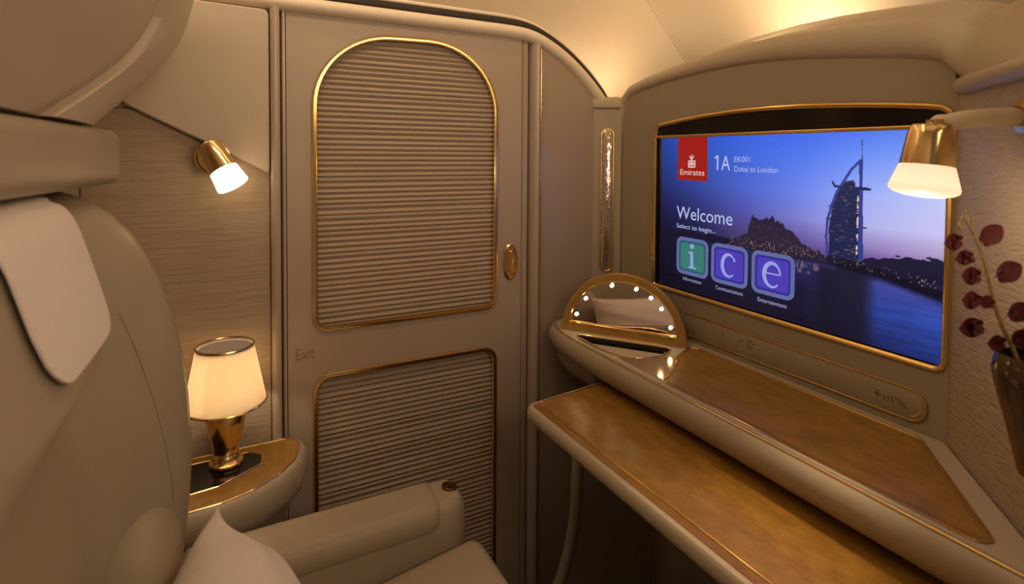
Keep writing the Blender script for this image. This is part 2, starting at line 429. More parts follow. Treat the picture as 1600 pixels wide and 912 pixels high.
# ================================================================== screen monument
face = [(1.134, -.43), (1.134, .06), (1.132, .10), (1.122, .133), (1.10, .152), (1.05, .1625), (.98, .1715), (.865, .180), (.78, .182), (.708, .180), (.63, .173), (.552, .163), (.48, .152), (.445, .145), (.42, .137), (.405, .12), (.4005, .095), (.4005, -.43)]
arcT = [(1.0065, .058), (1.004, .069), (.995, .0735), (.93, .081), (.863, .087), (.785, .0915), (.706, .0925), (.64, .0915), (.582, .0885), (.53, .085), (.481, .081), (.44, .0765), (.418, .073), (.4085, .066), (.4065, .055)]
scr_out = roundpoly([(1.0095, .0), (1.0095, -.306), (.4065, -.306), (.4065, 0)], [0, .008, .014, 0], 6)[1:-1]
scr_out = [(1.0095, .04)]+scr_out+arcT[::-1]
mon = thing('screen_cabinet', 'tan padded cabinet with arched hood around the wide screen', 'cabinet', (1.0, .77, -H))
obj('face_panel', prism_holes(face, [scr_out], YZ(S), 0, .045), 'tan', mon, smooth=0)
obj('cabinet_back', rbox((.966, .41, -H), (1.06, 1.13, .14), .005), 'dark', mon)
# hood: padded roll that follows the face edge and sweeps on over the right-hand wall
hp = [((S, y, z), (0, 0), (1, 0, 0)) for y, z in face[0:16]]
base = [V(S, y, z) for y, z in face[0:16]]
nb = []
for i in range(len(base)):
    t = (base[min(i+1, len(base)-1)]-base[max(i-1, 0)]).normalized()
    n = V(0, -t.z, t.y)
    if n.z < 0 and abs(t.y) > .2: n = -n
    if abs(t.y) <= .2 and base[i].y > 1: n = V(0, abs(n.y), n.z)
    if base[i].y < .47: n = V(0, 0, 1)
    nb.append((n.normalized(), V(1, 0, 0)))
base += [V(.908, .392, .112), V(.88, .362, .102), V(.82, .306, .098), V(.74, .232, .098), V(.62, .12, .098), V(.46, -.03, .098)]
bk = V(.68, -.733, 0)
nb[-1] = (V(0, 0, 1), V(.95, -.3, 0).normalized()); nb[-2] = (V(0, 0, 1), V(.99, -.12, 0).normalized())
nb += [(V(0, 0, 1), V(.84, -.54, 0).normalized())]+[(V(0, 0, 1), bk)]*5
prof = [(.02, -.004), (0, 0), (-.007, .007), (-.009, .017), (-.006, .028), (.003, .038), (.014, .044), (.026, .0455), (.034, .047), (.042, .053), (.058, .062), (.085, .069), (.115, .070), (.145, .064), (.145, .0), (.05, -.01)]
prof2 = [(.02, -.004), (0, 0), (.002, .006), (.006, .014), (.012, .022), (.020, .030), (.029, .037), (.036, .042), (.042, .046), (.050, .051), (.064, .057), (.085, .064), (.115, .065), (.14, .058), (.14, .0), (.05, -.01)]
hsc = {16: 1.75, 17: 1.6, 18: 1.12, 19: .9, 20: .75, 21: .6}
hfun = lambda y: interp([(.40, 1.42), (.5, 1.36), (.65, 1.22), (.8, 1.02), (.95, .82), (1.1, .72)], y)
rings = []
for i, (p, (n, b)) in enumerate(zip(base, nb)):
    f = 1
    if n.z < .35: prf = [(min(a, .05), o_*.55) for a, o_ in prof]
    elif i < 16: prf = [(a, o_*hfun(p.y)) for a, o_ in prof]
    else: prf = [(a*min(1, hsc[i]), o_*hsc[i]) for a, o_ in prof2]
    rings.append([p+b*a+n*o_ for a, o_ in prf])
obj('hood', loft(rings[1:]), 'leather_pale', mon, smooth=60)
# lift-up flap below the screen with double gold line
fl = roundpoly([(.945, -.3935), (.427, -.3935), (.427, -.3465), (.945, -.3465)], [.004, .0225, .0225, .004], 8)
flap = obj('flap', stack(fl, [(0, 0), (0, -.002), (.002, -.003)], YZ(S)), 'tan', mon)
obj('gold_line', sweep([(S-.003, y, z) for y, z in fl], (1, 0, 0), circ(.0016, 8), closed=True), 'gold_satin', flap)
fl2 = offset(fl, .006)
obj('gold_line', tube([(S-.003, y, z) for y, z in fl2[2+8:2+8+11]], .0011, n=6), 'gold_satin', flap)
mk = bmesh.new()
def bar(bm, y0, y1, z0, z1, x):
    vs = [bm.verts.new(q) for q in ((x, y0, z0), (x, y1, z0), (x, y1, z1), (x, y0, z1))]; bm.faces.new(vs)
X0 = S-.0034
for y, z, w, h in [(.500, -.371, .010, .0018), (.496, -.371, .0018, .012), (.486, -.373, .002, .008), (.480, -.3735, .002, .009), (.474, -.372, .0018, .010), (.470, -.3685, .010, .0014), (.467, -.3715, .012, .0014), (.465, -.3745, .011, .0014), (.463, -.3775, .013, .0014)]:
    bar(mk, y, y-w, z-h/2, z+h/2, X0)
obj('print_marking', mk, 'engrave_dark', flap, smooth=0)
mk = bmesh.new()
for y, z, w, h in [(.742, -.360, .014, .0016), (.738, -.364, .016, .0016), (.745, -.368, .012, .0016), (.741, -.372, .015, .0016), (.737, -.376, .008, .0016), (.757, -.366, .004, .006)]:
    bar(mk, y, y-w, z-h/2, z+h/2, X0)
obj('print_marking', mk, 'engrave_dark', flap, smooth=0)
mk = bmesh.new(); bar(mk, .80, .7982, -.372, -.360, X0); obj('print_line', mk, 'engrave_dark', flap, smooth=0)

# ---------------------------------------------------------------- the television
tv = thing('television', 'wide gold-framed seat screen lit with a dusk skyline welcome page', 'television', (S+.01, .707, -.306))
def rprof(): return [(-.0035, .003), (-.0045, -.002), (-.0025, -.005), (.0005, -.006), (.0035, -.004), (.0045, .003)]
obj('screen_frame', sweep([(S, y, z) for y, z in scr_out], (1, 0, 0), rprof(), closed=True), 'gold_satin', tv, label='slim gold screen frame')
obj('divider_bar', rbox((S-.004, .408, .0425), (S+.006, 1.008, .0495), .002), 'gold_satin', tv, label='gold bar across the top of the picture')
obj('sensor_band', prism_holes([(1.008, .046)]+[(.408, .046)]+arcT[::-1], [], YZ(S+.004), 0, .01), 'black', tv, smooth=0, label='glossy black arched band above the picture')
obj('bezel', prism_holes([(1.0085, -.305), (.4075, -.305), (.4075, .044), (1.0085, .044)], [], YZ(S+.006), 0, .012), 'black', tv, smooth=0)
# picture: colours worked out per point on the lit panel
def inpoly(Y, Z, P):
    r = np.zeros(Y.shape, bool); n = len(P)
    for i in range(n):
        y1, z1 = P[i-1]; y2, z2 = P[i]
        c = ((z1 > Z) != (z2 > Z)) & (Y < (y2-y1)*(Z-z1)/(z2-z1+1e-12)+y1)
        r ^= c
    return r
NY, NZ = 460, 262
ya, yb, za, zb_ = .9935, .4085, -.3005, .0425
Yg, Zg = np.meshgrid(np.linspace(ya, yb, NY), np.linspace(za, zb_, NZ))
rs = np.random.RandomState(5)
def blur_noise(a, b):
    g = rs.rand(int(NZ/a)+3, int(NY/b)+3)
    zi = np.arange(NZ)/a; yi = np.arange(NY)/b
    z0 = zi.astype(int); y0 = yi.astype(int); fz = (zi-z0)[:, None]; fy = (yi-y0)[None]
    fz = fz*fz*(3-2*fz); fy = fy*fy*(3-2*fy)
    return (g[z0][:, y0]*(1-fz)*(1-fy)+g[z0+1][:, y0]*fz*(1-fy)+g[z0][:, y0+1]*(1-fz)*fy+g[z0+1][:, y0+1]*fz*fy)
ca = [1.0, .89, .75, .63, .53, .41]
cz = [-.30, -.24, -.20, -.176, -.165, -.145, -.11, -.06, 0., .045]
T = [[(14, 11, 26), (20, 16, 34), (21, 17, 36), (22, 18, 42), (27, 34, 84), (30, 46, 115)],
     [(16, 14, 34), (22, 20, 44), (28, 27, 58), (24, 23, 50), (44, 60, 140), (48, 76, 172)],
     [(18, 16, 42), (24, 22, 50), (34, 32, 72), (36, 38, 88), (62, 68, 152), (72, 74, 160)],
     [(20, 18, 48), (28, 26, 60), (50, 44, 84), (58, 54, 110), (58, 56, 118), (50, 46, 96)],
     [(20, 20, 54), (30, 28, 66), (70, 60, 120), (86, 72, 142), (104, 82, 150), (128, 104, 165)],
     [(22, 22, 60), (34, 34, 80), (84, 72, 136), (108, 94, 168), (146, 124, 186), (176, 156, 200)],
     [(26, 28, 74), (44, 48, 112), (84, 86, 172), (130, 132, 212), (178, 178, 238), (206, 200, 244)],
     [(32, 44, 108), (50, 70, 152), (80, 102, 208), (112, 136, 238), (160, 176, 250), (198, 206, 252)],
     [(34, 58, 136), (46, 82, 180), (66, 106, 224), (84, 124, 240), (112, 148, 248), (142, 166, 250)],
     [(36, 66, 150), (44, 84, 196), (58, 100, 226), (68, 110, 236), (82, 122, 242), (100, 136, 244)]]
T = np.array(T, float)
def bil(Y, Z):
    fa = np.interp(-Y, [-c for c in ca], range(len(ca))); fz = np.interp(Z, cz, range(len(cz)))
    a0 = np.clip(fa.astype(int), 0, len(ca)-2); z0 = np.clip(fz.astype(int), 0, len(cz)-2)
    u = (fa-a0)[..., None]; w = (fz-z0)[..., None]
    return T[z0, a0]*(1-u)*(1-w)+T[z0, a0+1]*u*(1-w)+T[z0+1, a0]*(1-u)*w+T[z0+1, a0+1]*u*w
C = bil(Yg, Zg)
rip = blur_noise(2.2, 26)
wat = (Zg < -.178)
C *= (1+((rip-.5)*.20*wat))[..., None]
def put(mask, col, k=1.0):
    global C
    m = (mask*k)[..., None] if mask.dtype != bool else mask.astype(float)[..., None]*k
    C = C*(1-m)+np.array(col, float)*m
sm = lambda x, a, b: np.clip((x-a)/(b-a), 0, 1)**2*(3-2*np.clip((x-a)/(b-a), 0, 1))
# tower reflection in the water
put(sm(Yg, .500, .53)*(1-sm(Yg, .585, .63))*sm(-Zg, .180, .195), (22, 19, 34), .82)
# far shore to the right and its dark reflection
jag = (blur_noise(3, 7)-.5)*.008
shore_top = np.interp(-Yg, [-.80, -.66, -.60, -.52, -.46, -.41], [-.166, -.172, -.170, -.163, -.150, -.1465])+jag
shore_bot = np.interp(-Yg, [-.80, -.66, -.575, -.50, -.41], [-.182, -.182, -.184, -.188, -.207])
put((Zg < shore_top)*1.0*sm(Zg, shore_bot-.004, shore_bot+.002), (22, 20, 44), .93)
put((Zg < shore_bot+.012)*1.0*sm(Zg, shore_bot-.012, shore_bot+.002)*(Yg < .57), (12, 11, 24), .7)
# dark hotel hill to the left
hill = [(.80, -.178), (.79, -.168), (.765, -.158), (.75, -.150), (.7454, -.1312), (.7384, -.1133), (.7324, -.1177), (.7151, -.1209), (.7124, -.1157), (.7025, -.1159), (.6944, -.1114), (.6894, -.1194), (.6739, -.1207), (.6631, -.133), (.6463, -.1391), (.636, -.1505), (.6223, -.1577), (.6126, -.1619), (.5867, -.168), (.585, -.182), (.80, -.182)]
hn = blur_noise(3, 3)
hm = inpoly(Yg, Zg+(hn-.5)*.006, hill)
put(hm, (40, 31, 52), .95)
warm = rs.rand(NZ, NY)
put(hm & (Zg < -.128) & (warm > .93), (110, 84, 96), .55)
lz = (Zg < -.150-.1*(.66-Yg)*(Yg < .66)) & (Zg > -.180) & (Yg > .60) & (Yg < .80)
put(lz & (warm > .955) & (Zg < -.160), (225, 180, 155), .7); put(lz & (warm > .88) & (warm < .95), (120, 84, 90), .55)
band = (np.abs(Zg-np.interp(-Yg, [-.62, -.52, -.41], [-.172, -.175, -.187])) < .007) & (Yg < .62)
put(band & (warm > .965), (215, 180, 140), .7); put(band & (warm > .88) & (warm < .93), (80, 74, 120), .6)
rf = (Zg < -.185) & (Zg > -.206) & (Yg > .60) & (Yg < .69)
put(rf & (blur_noise(9, 2.2) > .68), (150, 112, 122), .6)
# sail-shaped tower
sail = [(.5332, -.0032), (.548, -.0186), (.5603, -.0381), (.5728, -.0592), (.5814, -.0837), (.5875, -.1081), (.5888, -.135), (.5859, -.1661)]
body = [(.5588, -.038), (.5428, -.0374), (.541, -.0488), (.5300, -.0500), (.5266, -.1690), (.5840, -.1690), (.5845, -.118), (.5789, -.0802), (.5718, -.0548)]
def stroke(P, w):
    m = np.zeros(Yg.shape, bool)
    for (y1, z1), (y2, z2) in zip(P, P[1:]):
        t = np.clip(((Yg-y1)*(y2-y1)+(Zg-z1)*(z2-z1))/((y2-y1)**2+(z2-z1)**2), 0, 1)
        m |= np.hypot(Yg-y1-t*(y2-y1), Zg-z1-t*(z2-z1)) < w
    return m
bm_ = inpoly(Yg, Zg, body)
put(bm_, (24, 30, 66), .96)
st_ = np.sin((Zg+.05*(Yg-.53)+.004*np.sin(40*Yg))*900)
put(bm_ & (st_ > .45), (38, 46, 94), .6)
wn_ = blur_noise(1.6, 4)
put(bm_ & (wn_ > .86), (165, 130, 122), .5); put(bm_ & (wn_ > .80) & (Zg < -.13), (130, 104, 112), .45)
put(stroke(sail, .0022), (54, 66, 140)); 
put(inpoly(Yg, Zg, [(.5362, -.0037), (.5308, -.0030), (.5262, -.1690), (.5345, -.1690)]), (50, 62, 140))
put(stroke([(.5372, -.060), (.5362, -.160)], .0012) & (wn_ > .45), (225, 205, 190))
put(stroke([(.5325, .0285), (.5318, -.003)], .0011), (78, 88, 158))
put(stroke([(.580, -.0415), (.576, -.0480), (.5665, -.0490)], .0018), (30, 36, 76)); put(stroke([(.541, -.0495), (.5185, -.0505)], .0022), (30, 36, 78))
put(stroke([(.586, -.083), (.580, -.084)], .0010), (40, 48, 100)); put(stroke([(.589, -.104), (.584, -.105)], .0014), (36, 44, 96)); put(stroke([(.527, -.113), (.523, -.113)], .0012), (36, 44, 96))
# red corner flag
lin = np.where(C/255 <= .04045, C/255/12.92, ((C/255+.055)/1.055)**2.4)
bmv = bmesh.new()
verts = [[bmv.verts.new((S+.0035, Yg[j, i], Zg[j, i])) for i in range(NY)] for j in range(NZ)]
for j in range(NZ-1):
    for i in range(NY-1): bmv.faces.new((verts[j][i], verts[j][i+1], verts[j+1][i+1], verts[j+1][i]))
SCR = 1.0/2**EXPO
pm = bpy.data.materials.new('screen_picture'); pm.use_nodes = True; nt = pm.node_tree
b = nt.nodes['Principled BSDF']; b.inputs['Base Color'].default_value = (.004, .004, .005, 1); b.inputs['Roughness'].default_value = .35; b.inputs['Specular IOR Level'].default_value = .2
at = nt.nodes.new('ShaderNodeVertexColor'); at.layer_name = 'picture'
nt.links.new(at.outputs['Color'], b.inputs['Emission Color']); b.inputs['Emission Strength'].default_value = SCR*.97
scr = obj('screen', bmv, pm, tv, smooth=0, label='lit blue picture of a waterfront tower at dusk')
ca_ = scr.data.color_attributes.new('picture', 'FLOAT_COLOR', 'POINT')
buf = np.ones((NY*NZ, 4), np.float32); buf[:, :3] = lin.reshape(-1, 3)
ca_.data.foreach_set('color', buf.ravel())
M['s_red'] = emit('screen_red', rgb(158, 34, 26), SCR); M['s_text'] = emit('screen_text', rgb(178, 190, 232), SCR)
M['s_text2'] = emit('screen_small_text', rgb(170, 180, 228), SCR); M['s_text3'] = emit('screen_caption_text', rgb(160, 160, 196), SCR)
M['s_rim'] = emit('screen_icon_rim', rgb(98, 106, 158), SCR); M['s_green'] = emit('screen_green', rgb(58, 122, 112), SCR)
M['s_violet'] = emit('screen_violet', rgb(78, 62, 178), SCR); M['s_letter'] = emit('screen_icon_letter', rgb(150, 160, 222), SCR)
M['s_vdark'] = emit('screen_violet_shadow', rgb(52, 46, 140), SCR); M['s_gdark'] = emit('screen_green_shadow', rgb(40, 88, 96), SCR)
M['s_white'] = emit('screen_white', rgb(232, 205, 200), SCR)
def flat(P, x, name, m, parent):
    bm = bmesh.new(); bm.faces.new([bm.verts.new((x, y, z)) for y, z in P]); bmesh.ops.triangulate(bm, faces=bm.faces[:])
    return obj(name, bm, m, parent, smooth=0)
XS = S+.0030
flat([(.940, .0425), (.8545, .0425), (.8530, -.0525), (.940, -.0520)], XS, 'red_flag', 's_red', scr)
X2 = S+.0026
def strip2(P, w, x, bm):
    P = [Vector(q) for q in P]; L = []
    for i, q in enumerate(P):
        t = (P[min(i+1, len(P)-1)]-P[max(i-1, 0)]).normalized(); n = Vector((-t.y, t.x))
        ww = w[i] if isinstance(w, list) else w
        L.append((bm.verts.new((x, *(q+n*ww))), bm.verts.new((x, *(q-n*ww)))))
    for a, c in zip(L, L[1:]): bm.faces.new((a[0], c[0], c[1], a[1]))
def scr_text(s, y, z, h, w, m, name): text(s, lambda a, b_: (X2, y-a, z+b_), h, name, m, scr, width=w)
scr_text('Emirates', .9315, -.0405, .0125, .0700, 's_white', 'airline_lettering')
scr_text('A', .8165, -.0275, .0305, .0225, 's_text', 'seat_letter')
one = bmesh.new(); strip2([(.8262, .0030), (.8262, -.0275)], .0019, X2, one); strip2([(.8262, .0022), (.8300, .0000), (.8335, -.0035)], .0018, X2, one)
obj('seat_number', one, 's_text', scr, smooth=0)
scr_text('EK001', .7835, -.0100, .0112, .0375, 's_text2', 'flight_text')
scr_text('Dubai to London', .7832, -.0292, .0110, .0985, 's_text2', 'flight_text')
scr_text('Welcome', .9410, -.1395, .0275, .1555, 's_text', 'welcome_text')
scr_text('Select to begin...', .9402, -.1610, .0095, .1125, 's_text', 'welcome_text')
scr_text('Information', .9180, -.2765, .0080, .0525, 's_text3', 'caption')
scr_text('Communications', .8251, -.2772, .0080, .0680, 's_text3', 'caption')
scr_text('Entertainment', .7223, -.2785, .0080, .0625, 's_text3', 'caption')
# swash emblem above the airline name
em = bmesh.new()
for P in ([(.9075, -.009), (.9075, -.023)], [(.9075, -.023), (.8885, -.023)], [(.8885, -.023), (.8885, -.008)], [(.9065, -.0085), (.8975, -.0105), (.8895, -.0085)], [(.8985, .000), (.8985, -.022)], [(.9030, -.011), (.9030, -.021)], [(.8935, -.011), (.8935, -.021)], [(.9065, -.0155), (.8895, -.0155)], [(.9050, .0015), (.9010, -.0035), (.8985, -.007)], [(.8915, .0025), (.8955, -.003), (.8985, -.007)], [(.8985, .0045), (.8985, -.003)]):
    strip2(P, .0011, X2, em)
obj('airline_emblem', em, 's_white', scr, smooth=0)
# the three icon tiles with serif letters
def icon(y0, dark, fill, name):
    z0, s = -.263, .0925
    o_ = flat(roundpoly([(y0, z0), (y0-s, z0), (y0-s, z0+s-.010), (y0, z0+s-.010)] if 0 else [(y0, z0), (y0-s, z0), (y0-s, z0+.083), (y0, z0+.083)], .016, 6), XS, name, 's_rim', scr)
    flat(roundpoly([(y0-.008, z0+.0078), (y0-s+.008, z0+.0078), (y0-s+.008, z0+.0752), (y0-.008, z0+.0752)], .009, 5), S+.0028, 'tile_shadow', dark, scr)
    flat(roundpoly([(y0-.0125, z0+.012), (y0-s+.0115, z0+.012), (y0-s+.0115, z0+.0712), (y0-.0125, z0+.0712)], .007, 5), S+.0027, 'tile_face', fill, scr)
    return (y0-s/2, z0+.0415)
def arcpts(cx, cz_, rx, rz, a0, a1, n=28): return [(cx-rx*math.cos(math.radians(a0+(a1-a0)*k/n)), cz_+rz*math.sin(math.radians(a0+(a1-a0)*k/n))) for k in range(n+1)]
cy, cz2 = icon(.9395, 's_gdark', 's_green', 'icon_tile')
lt = bmesh.new()
strip2([(cy+.001, cz2+.010), (cy-.001, cz2-.024)], .0042, X2, lt)
strip2([(cy+.010, cz2+.0085), (cy-.002, cz2+.0105)], .0018, X2, lt); strip2([(cy+.010, cz2-.0235), (cy-.012, cz2-.0235)], .0018, X2, lt)
lt.faces.new([lt.verts.new((X2, y, z)) for y, z in arcpts(cy, cz2+.0235, .0058, .0058, 0, 348, 18)])
obj('letter_i', lt, 's_letter', scr, smooth=0)
cy, cz2 = icon(.8390, 's_vdark', 's_violet', 'icon_tile'); lt = bmesh.new()
P = arcpts(cy, cz2-.001, .0165, .0225, 40, 312)
strip2(P, [.0012+.0030*math.sin(PI*k/(len(P)-1)) for k in range(len(P))], X2, lt)
strip2([(cy-.0130, cz2+.0155), (cy-.0140, cz2+.0085)], .0022, X2, lt); obj('letter_c', lt, 's_letter', scr, smooth=0)
cy, cz2 = icon(.7380, 's_vdark', 's_violet', 'icon_tile'); lt = bmesh.new()
P = arcpts(cy, cz2-.001, .0175, .0225, 178-180, 318)
P = [(cy-.0175*math.cos(math.radians(a)), cz2-.001+.0225*math.sin(math.radians(a))) for a in [180-i*10 for i in range(0, 33)]]
P = [(2*cy-y, z) for y, z in P][::1]
P = [(cy-.0175*math.cos(math.radians(a)), cz2-.001+.0225*math.sin(math.radians(a))) for a in [8+i*10.5 for i in range(0, 30)]]
strip2(P, [.0016+.0028*math.sin(PI*min(1, k/(len(P)-1)))**1.5 for k in range(len(P))], X2, lt)
strip2([(cy+.0165, cz2+.0015), (cy-.0170, cz2+.0015)], .0014, X2, lt); obj('letter_e', lt, 's_letter', scr, smooth=0)

# ================================================================== console desk
ZC = -.408
def wallY(x): return .40+(x-.92)*(.139/.15)
con = thing('console_desk', 'built-in console desk with amber burl top under the screen', 'desk', (.80, .7, -H))
cav = [(.718, 1.047), (.842, .882), (.841, .868), (.825, .857), (.80, .848), (.768, .853), (.74, .866), (.718, .893), (.711, .925), (.7075, .965), (.708, 1.01)]
cav = roundpoly(cav, [.012, .008, .008]+[.03]*8, 3)
ctop = roundpoly([(.700, wallY(.700)+.006), (.700, 1.06), (.716, 1.12), (.74, 1.164), (.918, 1.132), (.918, wallY(.918)+.006)], [0, .1, .06, .004, 0, 0], 6)
obj('desk_top', prism_holes(ctop, [cav], XY(ZC), -.018, 0), 'leather_pale', con, smooth=0)
ctop_low = [(.716, .21), (.716, 1.05), (.74, 1.13), (.915, 1.13), (.915, .402)]
obj('desk_carcass', loft([[(x, y, z) for x, y in ctop_low] for z in (-.472, -.456)]), 'leather', con, smooth=0)
inl = roundpoly([(.7095, .255), (.8975, .4235), (.8985, .845), (.884, .858), (.818, .829), (.775, .790), (.733, .761), (.7095, .753)], [.014, .018, .004, .003, .01, .03, .01, .006], 5)
obj('wood_border', stack(inl, [(0, 0), (0, .0008)], XY(ZC)), 'wood_edge', con, smooth=0)
inl2 = offset(inl, .0075)
obj('wood_top', stack(inl2, [(0, .0005), (0, .0013)], XY(ZC)), 'wood', con, smooth=0, label='amber burl wood inlay')
obj('gold_inlay', tube([(x, y, ZC+.0010) for x, y in offset(inl, -.0006)], .0016, closed=True, n=6), 'gold', con, label='fine gold line around the inlay')
edge = smooth_path([(.748, 1.164, 0), (.722, 1.136, 0), (.705, 1.095, 0), (.6965, 1.04, 0), (.693, .98, 0), (.692, .9, 0), (.692, .6, 0), (.692, .3, 0), (.692, .222, 0)], 6)
eprof = [(-.012, -.001), (0, 0), (.004, -.001), (.0095, -.005), (.0135, -.012), (.0155, -.021), (.014, -.032), (.009, -.042), (.001, -.051), (-.010, -.057), (-.026, -.060), (-.030, -.055), (-.030, -.004)]
N3 = V(0, 0, 1)
def edge_sweep(pr): return sweep([V(p.x, p.y, ZC) for p in edge], N3, [(s_*a, b) for a, b in pr])
# outward is -X: path runs towards -Y so N x T points +X
s_ = -1 if N3.cross((edge[20]-edge[19]).normalized()).x > 0 else 1
obj('padded_edge', edge_sweep(eprof), 'leather', con, label='padded leather front edge')
obj('gold_piping', sweep([V(p.x, p.y, ZC+.0004) for p in edge], N3, [(s_*(a+.001), b) for a, b in circ(.0018, 8)]), 'gold', con, label='gold line along the padded edge')
# bowl-shaped underside at the door end
bo = []
for ins, z in [(0, -.462), (.004, -.475), (.016, -.497), (.036, -.517), (.066, -.533), (.10, -.541)]:
    ring_ = []
    for k in range(15):
        a = k/14
        x = .700+ins+.048*max(0, (a-.55)/.45)**2; y = .955+ins*.3+(1.162-.955)*a
        ring_.append((x, y-ins*.25*a, z))
    ring_ += [(.905, 1.13, z), (.905, .957+ins*.3, z)]
    bo.append(ring_)
obj('underside', loft(bo), 'leather', con)
# footwell side with curved leading edge
pe = smooth_path([(.700, 0, -.56), (.695, 0, -.62), (.690, 0, -.70), (.687, 0, -.78), (.672, 0, -.86), (.646, 0, -.93), (.60, 0, -1.02), (.575, 0, -1.158)], 5)
obj('footwell_side', loft([[V(p.x, y, p.z) for p in pe]+[V(.915, y, -1.158), V(.915, y, -.56)] for y in (.985, .999)]), 'leather', con, smooth=0)
obj('footwell_bead', tube([V(p.x, .992, p.z) for p in pe], .0125, n=12), "tan", con)
obj('footwell_back', rbox((.900, .402, -1.158), (.918, 1.13, -.475), .002), 'leather', con)

# ---------------------------------------------------------------- pull-out tray
tr = thing('tray_table', 'pull-out tray table with amber burl top and padded beige rim', 'table', (.62, .6, -.505))
ZT = -.478
tout = roundpoly([(.514, wallY(.514)+.014), (.514, .9215), (.800, .956), (.800, wallY(.800)+.012)], [.012, .026, .01, .004], 7)
lev = [(.012, -.0255), (.004, -.0245), (.0005, -.019), (0, -.012), (.001, -.005), (.005, -.0008), (.011, 0), (.013, 0)]
obj('tray_leaf', stack(tout, lev, XY(ZT)), 'leather_pale', tr, label='padded beige tray leaf')
obj('wood_border', stack(offset(tout, .0125), [(0, -.004), (0, .0008)], XY(ZT)), 'wood_edge', tr, smooth=0)
t2 = roundpoly([(.543, wallY(.543)+.03), (.543, .9105), (.785, .938), (.785, wallY(.785)+.03)], [.01, .016, .01, .004], 7)
obj('wood_top', stack(t2, [(0, -.004), (0, .0013)], XY(ZT)), 'wood', tr, smooth=0, label='glossy amber burl wood')
obj('gold_inlay', tube([(x, y, ZT+.0010) for x, y in offset(t2, -.0008)], .0016, closed=True, n=8), 'gold', tr, label='gold line around the tray')
obj('runner', rbox((.790, .35, -.500), (.89, .90, -.482), .004), 'dark', tr)

# ---------------------------------------------------------------- vanity mirror
mc = V(.8005, .9805, ZC+.001); ma = V(.567, -.824, 0).normalized(); mn = V(-.824, -.567, 0).normalized(); mz = (V(0, 0, 1)-mn*.035).normalized()
vm = thing('vanity_mirror', 'half-round lift-up mirror with wooden rim and tiny bulbs', 'mirror', tuple(mc))
mp = lambda u, v, h: mc+ma*u+mz*v+mn*h
Dout = [(.142*math.cos(PI*k/40), .142*math.sin(PI*k/40)) for k in range(41)]
Din = [(.1235*math.cos(PI*k/40), .018+.1065*math.sin(PI*k/40)) for k in range(41)]
obj('mirror_rim', prism_holes(Dout, [Din], mp, -.010, .006), 'gold_wood', vm, smooth=30, label='half-round burl wood rim')
obj('gold_bead', sweep([mp(u, v, .006) for u, v in Din], mn, circ(.0022, 8), closed=True), 'gold', vm)
obj('gold_bead', sweep([mp(u, v, .004) for u, v in Dout], mn, circ(.0016, 8), closed=True), 'gold_satin', vm)
obj('mirror_glass', prism_holes([(.125*math.cos(PI*k/40), .016+.109*math.sin(PI*k/40)) for k in range(41)], [], mp, -.006, .001), 'mirror', vm, smooth=0, label='mirror glass')
for a in (17.5, 40.5, 77.5, 106, 124.5, 140.5, 162.5):
    u = -.1135*math.cos(math.radians(a)); v = .0035+.1125*math.sin(math.radians(a))
    bmb = bmesh.new(); bmesh.ops.create_uvsphere(bmb, u_segments=12, v_segments=8, radius=.0037, matrix=Matrix.Translation(mp(u, v, .0035)))
    obj('bulb', bmb, 'bulb', vm)
obj('hinge', tube([mp(-.10, -.001, .004), mp(.10, -.001, .004)], .003, n=8), 'gold_satin', vm)
# compartment under the mirror
cm = thing('vanity_compartment', 'shallow open compartment set into the desk before the mirror', 'compartment', (.77, .95, ZC-.05))
cup = offset(cav, .0008)
obj('tray_floor', stack(cup, [(0, -.013), (0, -.009)], XY(ZC)), 'leather_pale', cm, smooth=0)
obj('dark_lining', loft([[V(*p, z) for p in cup]+[V(*cup[0], z)] for z in (ZC-.011, ZC-.001)], closed=False), 'dark', cm, smooth=0)
obj('dark_strip', prism_holes(roundpoly([(.722, 1.041), (.838, .884), (.827, .874), (.713, 1.022)], .005, 3), [], XY(ZC), -.0095, -.0085), 'black', cm, smooth=0, label='black strip beneath the mirror')  # thin flat black strip laid on the compartment floor along the hinge
obj('gold_rim', tube([(x, y, ZC+.0008) for x, y in cav], .0018, closed=True, n=8), 'gold', cm)
pl = roundpoly([(.7125, .887), (.742, .860), (.80, .841), (.818, .832), (.802, .808), (.772, .788), (.731, .7605), (.7125, .7555)], [.003, .03, .02, .006, .03, .03, .02, .004], 5)
obj('polished_plate', stack(pl, [(0, 0), (0, .0012), (.001, .0018)], XY(ZC)), 'plate', cm, smooth=20, label='polished champagne half-moon plate')

# ================================================================== side table and lamp
ZS = -.555
sd = thing('side_table', 'quarter-round side table with burl top beside the seat', 'side table', (.03, 1.08, -H))
so = roundpoly([(-.16, 1.164), (.116, 1.164), (.145, 1.140), (.1485, 1.105), (.133, 1.055), (.10, 1.012), (.055, .980), (0, .962), (-.07, .958), (-.16, .962)], [.004, .02, .03, .04, .05, .05, .06, .06, .05, .01], 5)
obj('table_body', stack(so, [(.05, -.60), (.048, -.16), (.034, -.095), (.016, -.067), (.005, -.054), (0, -.040), (0, -.022), (.002, -.010), (.007, -.003), (.014, 0), (.016, 0)], XY(ZS)), 'leather', sd, label='padded leather table body')
si = offset(so, .0165)
obj('wood_border', stack(si, [(0, -.004), (0, .0008)], XY(ZS)), 'wood', sd, smooth=0, label='burl wood top')
obj('gold_inlay', tube([(x, y, ZS+.001) for x, y in offset(so, .0165)], .0014, closed=True, n=6), 'gold', sd)
bp = roundpoly([(-.09, 1.125), (.045, 1.125), (.066, 1.105), (.064, 1.072), (-.005, 1.030), (-.09, 1.020)], [.006, .006, .006, .006, .01, .006], 3)
